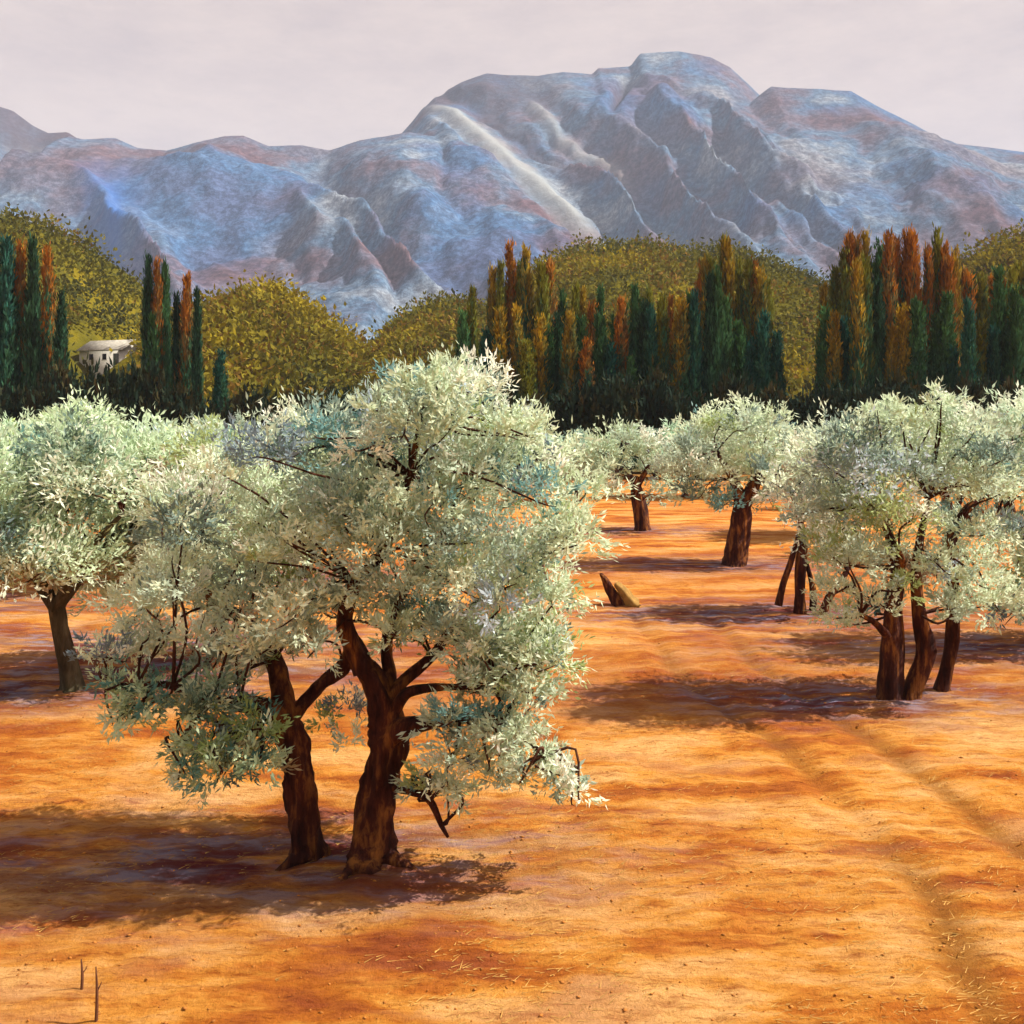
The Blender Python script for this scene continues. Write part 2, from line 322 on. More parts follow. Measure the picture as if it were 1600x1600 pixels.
    me = mesh_from('mountain', np.stack((X, Y, Z), -1).reshape(-1, 3), grid_faces(len(ys), len(xs)), M_MOUNT, True, {'scree': SC.ravel(), 'cliff': CL.ravel(), 'azure': AZ.ravel()})
    tag(obj('mountain', me), 'blue grey rocky mountain ridge with a flat summit block', None, None, 'structure')
build_mountain()

# ------------------------------------------------------------------ leaf sprays
OLIVE_COLS = np.array([(0.62, 0.73, 0.52), (0.74, 0.84, 0.63), (0.50, 0.61, 0.47), (0.36, 0.46, 0.37), (0.18, 0.26, 0.22), (0.40, 0.50, 0.21), (0.17, 0.34, 0.33), (0.86, 0.90, 0.77), (0.20, 0.27, 0.31), (0.42, 0.31, 0.20), (0.48, 0.58, 0.64)])
OLIVE_P = np.array([0.27, 0.22, 0.16, 0.10, 0.055, 0.04, 0.035, 0.085, 0.02, 0.012, 0.02]); OLIVE_P /= OLIVE_P.sum()
def leaves(rng, c, d, n, length, L, W, col, spread=0.75, jit=0.25, nrm=None):
    """c,d (S,3) spray start and direction; n leaves per spray; returns quads"""
    S = len(c); t = rng.random((S, n, 1)) ** 0.8
    ln = length * (0.6 + 0.8 * rng.random((S, 1, 1)))
    base = c[:, None] + d[:, None] * ln * t + rng.normal(0, jit, (S, n, 3)) * ln * 0.5
    ld = unit(d[:, None] * 0.9 + rng.normal(0, spread, (S, n, 3)))
    sd_ = unit(np.cross(ld, rng.normal(0, 1, (S, n, 3)))) if nrm is None else unit(np.cross(ld, nrm[:, None] + rng.normal(0, 0.38, (S, n, 3))))
    nn = np.cross(ld, sd_)
    l = L * (0.6 + 0.7 * rng.random((S, n, 1))); wv = W * (0.7 + 0.6 * rng.random((S, n, 1)))
    a = base; m = base + ld * l * 0.45 + nn * l * 0.06; t_ = base + ld * l
    v = np.stack((a, m + sd_ * wv * 0.5, t_, m - sd_ * wv * 0.5), 2).reshape(-1, 3)
    f = np.arange(S * n * 4).reshape(-1, 4)
    cc = col[:, None] * (0.85 + 0.3 * rng.random((S, n, 1))); cc = np.repeat(cc.reshape(-1, 3), 4, 0)
    return v, f, cc
def join(parts):
    vs, fs, cs, off = [], [], [], 0
    for v, f, c in parts: vs.append(v); fs.append(f + off); cs.append(c); off += len(v)
    return np.concatenate(vs), np.concatenate(fs), np.concatenate(cs)
def rand_dir(rng, n): return unit(rng.normal(0, 1, (n, 3)))
def foliage(rng, blobs, leafL, leafW, dens=1.0, nleaf=26, up=0.35, pal=OLIVE_COLS, pp=OLIVE_P):
    """blobs: (centre, radius). Each blob has its own leading tone, its sprays vary about it."""
    parts = []
    for C, r in blobs:
        S = max(4, int(dens * 150 * r * r / (leafL / 0.085) ** 1.7 + 2))
        q = rand_dir(rng, S); q[:, 2] = np.where(q[:, 2] < -0.35, -q[:, 2] * 0.6, q[:, 2])
        st = np.asarray(C) + q * r * (0.25 + 0.6 * rng.random((S, 1))) * np.array((1, 1, 0.85))
        d = unit(0.7 * q + np.array((0, 0, up)) + rng.normal(0, 0.35, (S, 3)))
        lead = rng.choice(len(pal), p=pp); k = rng.choice(len(pal), S, p=pp)
        col = pal[np.where(rng.random(S) < 0.82, lead, k)]
        parts.append(leaves(rng, st, d, nleaf, max(2.2 * leafL, min(0.42, r * 0.75)), leafL, leafW, col, 0.6, 0.25, unit(q + np.array((0.1, -0.15, 0.35)) + rng.normal(0, 0.25, (S, 3)))))
    return join(parts)

def tube(path, radii, sides=12, seed=0, gnarl=0.16, sub=5, cap=True):
    """gnarled tapered tube through points (Catmull-Rom)"""
    p = np.asarray(path, float); r = np.asarray(radii, float); n = len(p)
    pe = np.concatenate(([2 * p[0] - p[1]], p, [2 * p[-1] - p[-2]])); pts, rr = [], []
    for i in range(n - 1):
        a, b, c, d = pe[i:i + 4]
        for s in range(sub):
            t = s / sub
            pts.append(0.5 * ((2 * b) + (c - a) * t + (2 * a - 5 * b + 4 * c - d) * t * t + (3 * b - a - 3 * c + d) * t ** 3)); rr.append(r[i] * (1 - t) + r[i + 1] * t)
    pts.append(p[-1]); rr.append(r[-1]); pts = np.array(pts); rr = np.array(rr); m = len(pts)
    tan = unit(np.gradient(pts, axis=0)); ref = np.array((0.31, 0.9, 0.2))
    e1 = unit(np.cross(tan, ref)); e2 = np.cross(tan, e1)
    ang = np.linspace(0, 2 * math.pi, sides, endpoint=False); A, I = np.meshgrid(ang, np.arange(m))
    k = 1 + gnarl * (np.sin(A * 3 + seed + I * 0.25) * 0.5 + np.sin(A * 5 + seed * 2.1 - I * 0.2) * 0.45) + gnarl * 1.0 * (vnoise(np.cos(A) * 2 + seed, np.sin(A) * 2 + I * 0.6, 5 + seed) - 0.5)
    v = pts[:, None] + (e1[:, None] * np.cos(A)[..., None] + e2[:, None] * np.sin(A)[..., None]) * (rr[:, None] * k)[..., None]
    v = v.reshape(-1, 3); i = np.arange(m - 1)[:, None] * sides + np.arange(sides)[None]; j = np.arange(m - 1)[:, None] * sides + (np.arange(sides)[None] + 1) % sides
    f = np.stack((i, j, j + sides, i + sides), -1).reshape(-1, 4)
    if cap:
        v = np.concatenate((v, pts[-1:] + tan[-1:] * rr[-1] * 0.4)); ci = len(v) - 1; a = (m - 1) * sides + np.arange(sides); b = (m - 1) * sides + (np.arange(sides) + 1) % sides
        return v, [f, np.stack((a, b, np.full(sides, ci)), -1)]
    return v, [f]
def join_tubes(tubes):
    vs, q, t, off = [], [], [], 0
    for v, fl in tubes:
        vs.append(v)
        for f in fl: (q if f.shape[1] == 4 else t).append(f + off)
        off += len(v)
    return np.concatenate(vs), [np.concatenate(q)] + ([np.concatenate(t)] if t else [])
def tube_obj(name, parent, path, radii, mat=M_BARK, seed=0, sides=12, gnarl=0.16, sub=5):
    base = np.array(parent.location); v, f = tube(np.asarray(path) - base, radii, sides, seed, gnarl, sub)
    return obj(name, mesh_from(name, v, f, mat, True), parent)
def twigs_obj(rng, parent, blobs, anchors, r0=0.014):
    """thin dark twigs from the limbs out to every leaf clump"""
    base = np.array(parent.location); A = np.asarray(anchors); tubes = []
    for k, (C, r) in enumerate(blobs):
        C = np.asarray(C); s = A[np.argmin(((A - C) ** 2).sum(1) + rng.random(len(A)) * 0.1)]; m = (s + C) / 2 + rng.normal(0, 0.08, 3) + np.array((0, 0, 0.05))
        e = C + (C - s) / (np.linalg.norm(C - s) + 1e-6) * r * 0.5
        tubes.append(tube(np.array((s, m, C, e)) - base, (r0, r0 * 0.8, r0 * 0.55, r0 * 0.2), 5, k, 0.1, 3))
    v, f = join_tubes(tubes); return tag(obj('twigs', mesh_from('twigs', v, f, M_TWIG, True), parent), None, None, None, 'stuff')
def crown_obj(rng, parent, blobs, L, W, dens=1, nleaf=26, name='crown', color=(1, 1, 1, 1), mat=M_OLIVE, up=0.35, pal=OLIVE_COLS, pp=OLIVE_P):
    base = np.array(parent.location); v, f, c = foliage(rng, [(np.asarray(C) - base, r) for C, r in blobs], L, W, dens, nleaf, up, pal, pp)
    o = obj(name, mesh_from(name, v, f, mat, False, {'tint': c}), parent); o.color = color; return o
def px_blobs(rng, lst, d, zdepth, layers=2, sc=1.0):
    out_ = []
    for b in lst:
        px, py, r = b[:3]; off = b[3] if len(b) > 3 else None
        for k in range(layers if off is None else 1):
            dd = d + (off if off is not None else ((k + 0.5) / layers * 2 - 1) * zdepth + rng.normal(0, 0.12))
            jx, jy = rng.normal(0, r * 0.27, 2); rr = sc * r * (0.58 + 0.48 * rng.random())
            p = P(px + jx, py + jy, dd); rad = rr / F * dd
            p[2] = max(p[2], rad * 0.8 + 0.06); out_.append((p, rad))
    return out_

# ------------------------------------------------------------------ the big twin-trunked olive tree
def big_olive():
    rng = np.random.default_rng(5); D = ground_d(1338); Q = lambda x, y, o=0: P(x, y, D + o)
    g = G(535, 1338)
    t = thing('olive_tree', 'large twin trunked olive tree with a tall pale crown in the foreground', 'tree', g, 'olive trees of the orchard')
    s = D / F
    tubes = [
        ('trunk', [Q(482, 1352, .05), Q(478, 1325), Q(474, 1260), Q(468, 1210), Q(455, 1160), Q(440, 1118)], [33, 26, 22, 22, 23, 19]),
        ('trunk', [Q(578, 1362, -.1), Q(580, 1330, -.05), Q(588, 1270), Q(598, 1210), Q(606, 1155), Q(598, 1105), Q(582, 1062), Q(560, 1035, .05)], [46, 34, 28, 27, 29, 22, 18, 15]),
        ('limb', [Q(446, 1130), Q(412, 1106, -.1), Q(375, 1098, -.25), Q(330, 1100, -.35), Q(308, 1118, -.4), Q(280, 1160, -.45)], [20, 16, 11, 7, 5, 3]),
        ('limb', [Q(444, 1125), Q(440, 1075, .1), Q(428, 1030, .2), Q(400, 985, .3), Q(340, 942, .35), Q(290, 900, .4)], [22, 18, 14, 11, 9, 5]),
        ('limb', [Q(452, 1125), Q(478, 1095, .1), Q(505, 1068, .15), Q(535, 1045, .15), Q(548, 1010, .2), Q(535, 965, .25)], [13, 11, 10, 12, 13, 9]),
        ('limb', [Q(570, 1048), Q(552, 1010, .0), Q(538, 970, -.1), Q(555, 910, -.2), Q(600, 860, -.2), Q(640, 740, -.2), Q(660, 640, -.1)], [18, 15, 13, 10, 8, 6, 4]),
        ('limb', [Q(600, 1110), Q(608, 1060, .15), Q(604, 1010, .25), Q(620, 940, .35), Q(680, 860, .4), Q(720, 760, .4)], [15, 12, 10, 8, 6, 4]),
        ('limb', [Q(610, 1150), Q(632, 1138, -.15), Q(665, 1130, -.3), Q(720, 1118, -.4), Q(790, 1130, -.45), Q(850, 1180, -.5)], [22, 17, 12, 8, 6, 3]),
        ('limb', [Q(612, 1120), Q(630, 1088, -.1), Q(660, 1076, -.25), Q(715, 1073, -.35), Q(770, 1075, -.4)], [11, 9, 7, 5, 3]),
        ('limb', [Q(604, 1100), Q(632, 1062, .1), Q(675, 1025, .2), Q(705, 985, .3), Q(760, 930, .4), Q(840, 880, .4)], [11, 9, 8, 7, 5, 3]),
        ('branch', [Q(618, 1232, -.1), Q(645, 1236, -.3), Q(672, 1250, -.4), Q(690, 1290, -.45), Q(700, 1308, -.45)], [7, 7, 6, 4, 2]),
        ('branch', [Q(330, 1100, -.35), Q(270, 1072, -.4), Q(215, 1070, -.4), Q(165, 1075, -.4)], [7, 5, 5, 3]),
        ('branch', [Q(440, 1150), Q(415, 1148, -.3), Q(365, 1142, -.4)], [6, 5, 3]),
    ]
    anchors = []
    for k, (nm, path, rad) in enumerate(tubes):
        big = nm == 'trunk'
        tube_obj(nm, t, path, np.array(rad) * s, M_BARK, k + 1, 18 if big else 9, 0.3 if big else 0.2, 8 if big else 5)
        if not big: anchors += [np.asarray(q) for q in path[1:]]
    # surface roots running out of the foot
    for k, pts in enumerate([[(588, 1335, 0), (625, 1345, 0), (660, 1356, -.05)], [(566, 1345, -.1), (545, 1362, -.2), (530, 1380, -.3)], [(480, 1338, 0), (455, 1346, -.05), (430, 1352, -.05)]]):
        path = []
        for i, (x, y, o) in enumerate(pts): q = G(x, y + 6); q[2] = 0.07 - 0.045 * i; path.append(q)
        tube_obj('root', t, path, (0.085, 0.045, 0.012), M_BARK, k + 20, 10, 0.25)
    up = [(700, 605, 52), (640, 622, 48), (738, 632, 50), (600, 640, 34), (690, 672, 78), (775, 690, 56), (826, 672, 32), (620, 700, 66), (560, 712, 60), (500, 700, 55),
          (600, 780, 82), (520, 790, 80), (690, 770, 66), (745, 745, 60), (810, 770, 62), (862, 800, 60), (890, 850, 50), (820, 860, 78), (730, 850, 70), (640, 850, 60),
          (560, 860, 70), (470, 860, 75), (400, 800, 70), (420, 720, 60), (350, 760, 62), (390, 880, 72), (310, 850, 66), (260, 800, 55), (240, 890, 60), (300, 940, 66), (220, 960, 58), (370, 960, 66),
          (460, 940, 66), (540, 940, 50), (630, 930, 62), (700, 910, 70), (780, 930, 66), (850, 930, 50), (620, 1000, 48), (680, 985, 44), (430, 1010, 46), (480, 1010, 44),
          (190, 1030, 36), (250, 1020, 48), (320, 1020, 52), (380, 1040, 44)]
    right = [(790, 1010, 60), (835, 1040, 50), (770, 1060, 46), (820, 1085, 42), (858, 1020, 28), (740, 1085, 34), (745, 1010, 40)]
    lowr = [(700, 1130, 34), (750, 1140, 40), (800, 1160, 40), (845, 1190, 34), (872, 1218, 24), (896, 1246, 13), (770, 1190, 26), (700, 1180, 24), (820, 1215, 20), (690, 1225, 18), (715, 1236, 14), (660, 1232, 12)]
    lowl = [(220, 1110, 42), (270, 1110, 46), (330, 1140, 48), (300, 1180, 40), (360, 1175, 44), (400, 1195, 34), (410, 1140, 34), (190, 1120, 28), (345, 1200, 30), (290, 1210, 24), (350, 1085, 40), (180, 1070, 24)]
    midg = [(528, 1112, 38, .5), (515, 1138, 38, .55), (540, 1145, 34, .6)]
    B = px_blobs(rng, up, D, 0.85, 3, 1.07)
    crown_obj(rng, t, B, 0.068, 0.0200, 1.25, 24)
    B2 = px_blobs(rng, right, D - 0.2, 0.4, 3, 1.3); crown_obj(rng, t, B2, 0.068, 0.0195, 1.3, 26, 'bough')['label'] = 'bright rounded bough hanging at the right of the trunks'
    B3 = px_blobs(rng, lowr, D - 0.45, 0.25, 3, 1.25); crown_obj(rng, t, B3, 0.068, 0.0195, 1.7, 24, 'bough', up=0.0)['label'] = 'low drooping bough with pale leaf tips over orange soil'
    B4 = px_blobs(rng, lowl, D - 0.35, 0.35, 3, 1.15); crown_obj(rng, t, B4, 0.068, 0.020, 1.2, 24, 'bough', (0.75, 0.84, 0.72, 1), up=0.0)['label'] = 'grey green bough hanging low at the left of the trunks'
    B5 = px_blobs(rng, midg, D, 0.3, 1); crown_obj(rng, t, B5, 0.068, 0.0195, 1.2, 24, 'bough')['label'] = 'small leafy spray seen between the two trunks'
    # upright shoots standing out of the top
    st = np.array([Q(x, y + 40, rng.normal(0, .2)) for x, y in ((658, 575), (700, 585), (712, 580), (690, 590), (640, 600), (828, 665), (848, 668), (808, 672))]); dd = unit(rng.normal(0, .15, (len(st), 3)) + np.array((0, 0, 1)))
    for q, e, k in zip(st, dd, [1, 7, 7, 1, 0, 7, 7, 1]):
        v, f, c = leaves(rng, (q - g)[None], e[None], 34, 0.22, 0.075, 0.018, OLIVE_COLS[[k]], 0.3, 0.06)
        obj('shoot', mesh_from('shoot', v, f, M_OLIVE, False, {'tint': c}), t)
    twigs_obj(rng, t, B + B2 + B3 + B4, anchors, 0.013)
big_olive()

def px_olive(name_label, foot, d, stems, blobs, zdepth, L, W, seed, layers=2, dens=1.0, color=(1, 1, 1, 1), nleaf=24):
    rng = np.random.default_rng(seed); g = G(*foot); t = thing('olive_tree', name_label, 'tree', g, 'olive trees of the orchard'); s = d / F
    anchors = []
    for k, (nm, pts, rad) in enumerate(stems):
        path = [P(x, y, d + o) for x, y, o in pts]
        tube_obj(nm, t, path, np.array(rad) * s, M_BARK, seed + k, 12, 0.22)
        anchors += path[-max(2, len(path) // 2):]
    B = px_blobs(rng, blobs, d, zdepth, layers, 1.25); crown_obj(rng, t, B, L, W, dens, nleaf, 'crown', color)
    twigs_obj(rng, t, B, anchors, 0.018)
    return t
# the three stemmed tree on the right
d2 = ground_d(1090)
px_olive('three stemmed olive tree on the right casting a wide brown shadow', (1420, 1090), d2,
    [('trunk', [(1388, 1104, 0), (1390, 1085, 0), (1392, 1020, 0), (1395, 960, .05), (1402, 890, .1), (1380, 800, .2)], [26, 19, 17, 14, 9, 5]),
     ('trunk', [(1422, 1098, .05), (1428, 1072, .05), (1446, 1015, .05), (1436, 960, .05), (1432, 880, .05), (1450, 780, .1)], [17, 14, 15, 11, 7, 4]),
     ('trunk', [(1470, 1086, .3), (1474, 1060, .3), (1488, 1000, .3), (1490, 920, .3), (1486, 850, .3), (1508, 800, .3), (1530, 780, .3)], [13, 11, 10, 9, 8, 7, 4]),
     ('branch', [(1400, 900, .1), (1410, 880, 0), (1405, 860, -.1)], [6, 5, 3]), ('branch', [(1392, 1000, 0), (1370, 975, -.2), (1345, 960, -.3)], [7, 5, 3])],
    [(1390, 690, 50), (1330, 700, 50), (1450, 680, 45), (1500, 690, 46), (1540, 720, 45), (1290, 740, 44), (1350, 760, 56), (1420, 750, 58), (1490, 760, 52), (1550, 780, 44), (1270, 790, 36), (1320, 820, 50), (1390, 830, 56), (1460, 830, 46), (1530, 840, 46), (1300, 870, 38), (1350, 900, 50), (1410, 910, 40), (1470, 900, 36), (1530, 900, 44), (1310, 930, 34), (1365, 950, 34), (1325, 970, 32), (1500, 950, 40), (1550, 950, 40), (1390, 660, 30), (1480, 655, 26)],
    0.9, 0.085, 0.027, 21, 2, 1.15)
d3 = ground_d(882)
px_olive('single trunked olive tree with a forked trunk in the middle distance', (1150, 882), d3,
    [('trunk', [(1147, 890, 0), (1148, 876, 0), (1152, 840, 0), (1158, 800, 0), (1162, 780, 0)], [26, 19, 16, 15, 12]), ('limb', [(1160, 790, 0), (1146, 750, 0), (1120, 705, .1)], [10, 7, 3]), ('limb', [(1160, 790, 0), (1182, 745, 0), (1192, 700, .1)], [11, 8, 3])],
    [(1080, 700, 34), (1120, 680, 36), (1160, 668, 34), (1200, 680, 36), (1235, 710, 32), (1065, 740, 30), (1110, 740, 36), (1160, 725, 34), (1210, 745, 34), (1090, 775, 26), (1130, 785, 20), (1200, 785, 22), (1235, 770, 26)],
    0.9, 0.14, 0.045, 33, 2, 1.3, nleaf=20)
d4 = ground_d(829)
px_olive('small olive tree with a short leaning trunk farthest along the orange clearing', (1003, 829), d4,
    [('trunk', [(1006, 834, 0), (1004, 822, 0), (998, 785, 0), (990, 745, 0)], [17, 13, 10, 6]), ('limb', [(994, 765, 0), (1010, 735, 0), (1020, 715, 0)], [5, 4, 2])],
    [(905, 720, 28), (940, 700, 28), (975, 690, 28), (1010, 700, 28), (1035, 725, 26), (920, 755, 24), (955, 740, 28), (1000, 735, 28), (1035, 760, 22), (950, 770, 20), (1020, 778, 14)],
    0.9, 0.16, 0.05, 44, 2, 1.3, (0.92, 0.95, 0.95, 1), nleaf=18)
d5 = ground_d(958)
px_olive('slender many stemmed olive between the forked tree and the right tree', (1252, 958), d5,
    [('trunk', [(1216, 946, 0), (1224, 912, 0), (1238, 872, 0), (1250, 830, 0)], [6, 4.5, 4, 3.5]), ('trunk', [(1250, 966, 0), (1250, 930, 0), (1252, 880, 0), (1254, 840, 0), (1246, 800, 0), (1236, 770, 0)], [10, 8, 8, 7, 4, 2]), ('trunk', [(1270, 962, .1), (1270, 920, .1), (1260, 880, .05)], [6, 5, 3]), ('trunk', [(1284, 964, -.1), (1298, 930, -.1), (1318, 902, -.1), (1330, 870, 0)], [7, 6, 5, 3])],
    [(1240, 760, 34), (1280, 730, 38), (1320, 720, 36), (1300, 770, 36), (1260, 800, 26), (1310, 820, 34), (1300, 870, 28), (1340, 780, 36), (1210, 745, 24)],
    0.7, 0.125, 0.04, 55, 2, 1.2, nleaf=20)
d6 = ground_d(1010)
px_olive('olive tree cut by the right edge of the picture', (1650, 1010), d6,
    [('trunk', [(1652, 1016, 0), (1650, 980, 0), (1640, 900, 0), (1650, 830, 0)], [24, 18, 15, 10]), ('limb', [(1645, 900, 0), (1600, 830, 0), (1560, 800, 0)], [9, 7, 3])],
    [(1600, 690, 50), (1660, 670, 55), (1720, 700, 50), (1585, 760, 46), (1640, 760, 56), (1710, 770, 50), (1580, 840, 42), (1640, 850, 50), (1590, 910, 42), (1660, 920, 50), (1720, 880, 50), (1585, 965, 30), (1630, 960, 34)],
    0.9, 0.115, 0.036, 66, 2, 1.15, (0.95, 1.0, 0.95, 1))

def olive(label, px, d, top, halfw, seed, color=(1, 1, 1, 1), low=0.26, bark=None):
    """an orchard tree seen mostly as a crown: round head of leaf clumps on a forked trunk"""
    rng = np.random.default_rng(seed); x = (px - 800) / F * d; H = CH + (HZ - top) / F * d
    t = thing('olive_tree', label, 'tree', (x, d, 0), 'olive trees of the orchard'); g = np.array((x, d, 0.0)); ln = rng.normal(0, 0.12, 2)
    fork = g + (ln[0], ln[1], 0.32 * H)
    tube_obj('trunk', t, [g + (0, 0, -0.06), g + (0, 0, 0.08), g + (ln[0] * .6, ln[1] * .6, 0.18 * H), fork], (0.2, 0.14, 0.105, 0.09), bark or M_BARK, seed, 10, 0.2)
    anchors = []; hw = halfw / F * d; cz = H * (0.5 + low * 0.5); rz = H * (0.5 - low * 0.5)
    for k in range(4):
        a = k * 1.57 + rng.random(); e = np.array((g[0] + math.cos(a) * hw * 0.6, g[1] + math.sin(a) * hw * 0.6, cz + rz * 0.2)); m = (fork + e) / 2 + (0, 0, 0.12)
        tube_obj('limb', t, [fork - (0, 0, 0.05), m, e], (0.085, 0.06, 0.025), bark or M_BARK, seed + k, 7, 0.2); anchors += [m, e]
    B = []; q = rand_dir(rng, 46) * (rng.random((46, 1)) ** 0.4)
    for v in q: B.append((np.array((g[0], g[1], cz)) + v * (hw * 0.82, hw * 0.82, rz * 0.82), (0.30 + 0.16 * rng.random()) * min(1.3, hw / 1.6)))
    k = 1.0 + max(0, d - 12) / 22
    crown_obj(rng, t, B, 0.095 * k, 0.03 * k, 1.5, 22, 'crown', color); twigs_obj(rng, t, B, anchors, 0.016)
LO = [('olive tree at the left edge with its broad crown over a greyish trunk', 112, 13.2, 650, 235, 101, (.92, .97, .9, 1), .16, M_GREYBARK),
      ('olive tree partly hidden by the left half of the big crown', 335, 14.2, 655, 190, 102, (.9, .95, .9, 1), .12),
      ('olive crown leaving the left edge behind the greyish trunked tree', -40, 19, 636, 150, 103, (.9, .97, .95, 1)),
      ('olive crown showing left of the tall pale top of the big tree', 480, 22, 652, 125, 104, (1, 1, .95, 1)),
      ('bluish olive crown between the two left cypress groups', 215, 21, 662, 120, 105, (.86, .95, 1.0, 1)),
      ('small far olive crown just left of the tall pale top', 590, 30, 655, 90, 106, (.95, .97, 1.0, 1)),
      ('far olive crown below the slim left cypresses', 330, 34, 655, 95, 107, (1, 1, 1, 1)),
      ('far olive crown below the leftmost cypresses', 110, 33, 640, 95, 108, (.95, 1, .9, 1)),
      ('far olive crown right of the drooping top of the big tree', 900, 40, 684, 70, 109, (.85, .95, 1, 1)),
      ('far olive crown between the short leaning and the forked tree', 1070, 42, 678, 70, 110, (.85, .98, 1, 1)),
      ('olive crown behind the many stemmed slender olive', 1300, 29, 668, 95, 111, (1, 1, .95, 1)),
      ('olive crown behind the top left of the three stemmed tree', 1380, 37, 650, 85, 112, (1, 1, .98, 1)),
      ('pale olive crown behind the top right of the three stemmed tree', 1480, 25, 646, 100, 113, (1, 1, .97, 1)),
      ('far olive crown close to the right edge', 1580, 36, 650, 85, 114, (.95, 1, 1, 1)),
      ('far olive crown above the forked trunk', 1195, 42, 662, 70, 115, (.88, .93, 1.05, 1))]
for a in LO: olive(*a)

# ------------------------------------------------------------------ cypress windbreak
def cypress_mesh(seed, n=760):
    rng = np.random.default_rng(seed); vs = []
    tops = [(0, 0, 1.0, 0.36)] + [(0.30 * math.cos(a), 0.30 * math.sin(a), 0.66 + 0.28 * rng.random(), 0.26) for a in rng.random() * 6 + np.arange(4) * 1.57]
    for k, (ox, oy, h, w_) in enumerate(tops):
        m = n // 3 if k == 0 else n // 6
        z = rng.random(m) ** 0.9; prof = np.clip(np.minimum((z + 0.05) / 0.14, 1) * (1 - z ** 1.5), 0.02, 1)
        a = rng.random(m) * 2 * math.pi; r = w_ * prof * (0.5 + 0.6 * rng.random(m))
        c = np.stack((ox * (1 - 0.5 * z) + np.cos(a) * r, oy * (1 - 0.5 * z) + np.sin(a) * r, 0.02 + h * 0.95 * z), -1)
        q = np.stack((np.cos(a), np.sin(a), 0.25 + 0 * a), -1)
        d = unit(np.stack((np.cos(a) * 0.18, np.sin(a) * 0.18, 1 + 0 * a), -1))
        st = vnoise(a * 1.6 + seed + k * 3.7, z * 1.5, 7 + seed); hz = c[:, 2]
        mixv = np.clip((hz - 0.42) * 2.6 + (st - 0.5) * 2.6, 0, 1)
        col = np.ones((m, 1)) * (0.55 + 0.9 * rng.random((m, 1))) * np.ones((1, 3))
        v, f, cc = leaves(rng, c * np.array((1, 1, 10)), d, 10, 0.8, 0.36, 0.075, col, 0.16, 0.12, q)
        v[:, 2] /= 10; vs.append((v, f, np.concatenate((cc, np.repeat(mixv, 40)[:, None]), 1)))
    v, f, cc = join(vs)
    return mesh_from('cypress_foliage', v, f, M_CYP, False, {'tint': cc[:, :3], 'turn': cc[:, 3]})
CYP = [cypress_mesh(s) for s in (1, 2, 3, 4, 5)]
tv, tf_ = tube(np.array(((0, 0, -0.02), (0.03, 0, 0.3), (0, 0.02, 0.75))), (0.14, 0.1, 0.04), 7, 1, 0.1, 3)
CYPT = mesh_from('cypress_trunk', tv, tf_, M_CYPBARK, True)
GREEN, TEAL, RUST, OLV, DARK, OCH = (.045, .115, .035), (.018, .085, .065), (.34, .125, .012), (.16, .16, .016), (.016, .045, .022), (.32, .21, .015)
TONE = {GREEN: 'green', TEAL: 'blue green', RUST: 'rust orange', OLV: 'olive green', DARK: 'dark green', OCH: 'ochre yellow'}
ORD = ['first', 'second', 'third', 'fourth', 'fifth', 'sixth', 'seventh', 'eighth', 'ninth', 'tenth', 'eleventh', 'twelfth', 'thirteenth', 'fourteenth', 'fifteenth', 'sixteenth', 'seventeenth', 'eighteenth', 'nineteenth', 'twentieth', 'twenty-first', 'twenty-second', 'twenty-third']
rc = np.random.default_rng(77)
def cypress_row(lst, d, where, group):
    cnt = {}
    for k, (px, top, wpx, tone) in enumerate(sorted(lst)):
        dd = d + rc.normal(0, 0.5); x = (px - 800) / F * dd; H = CH + (HZ - top) / F * dd; wd = wpx / F * dd * 1.2
        cnt[tone] = cnt.get(tone, 0) + 1
        t = thing('cypress_tree', '%s cypress, %s such from left, %s' % (TONE[tone], ORD[cnt[tone] - 1], where), 'tree', (x, dd, 0), group)
        tr = obj('trunk', CYPT, t); tr.scale = (wd, wd, H)
        c = obj('crown', CYP[k % 5], t); c.scale = (wd, wd, H); c.rotation_euler = (0, 0, rc.random() * 6); j = 0.8 + 0.4 * rc.random(); c.color = (tone[0] * j, tone[1] * j, tone[2] * j, 1)
def auto(x0, x1, n, tops, tones, wlo, whi, var=24):
    out_ = []
    for i in range(n):
        px = x0 + (x1 - x0) * (i + 0.5) / n + rc.normal(0, 4); out_.append((px, np.interp(px, [t[0] for t in tops], [t[1] for t in tops]) + (abs(rc.normal(0, var)) - 4 if var < 30 else rc.normal(-8, var * 0.75)), wlo + (whi - wlo) * rc.random(), tones[rc.integers(len(tones))]))
    return out_
cypress_row([(10, 385, 34, TEAL), (33, 395, 26, RUST), (52, 388, 24, DARK), (74, 402, 24, RUST), (-30, 380, 36, GREEN), (96, 470, 20, DARK)], 60, 'tall group at the left edge', 'cypresses at the left edge')
cypress_row([(232, 416, 20, DARK), (246, 418, 20, RUST), (258, 425, 18, GREEN), (276, 470, 20, DARK), (292, 444, 24, RUST), (308, 462, 16, DARK), (345, 555, 24, TEAL), (240, 500, 24, GREEN)], 61, 'slim group on the left', 'cypresses of the slim left group')
back = auto(768, 862, 9, [(760, 400), (800, 395), (850, 420)], [RUST, RUST, OCH, OLV], 20, 28) + auto(870, 1060, 12, [(870, 470), (930, 455), (1000, 460)], [RUST, OLV, OCH, GREEN], 18, 26) + auto(1080, 1205, 11, [(1085, 440), (1130, 385), (1200, 450)], [RUST, RUST, OLV, OCH], 20, 28)
cypress_row(back, 66, 'tall back of central row', 'tall cypresses of the central row')
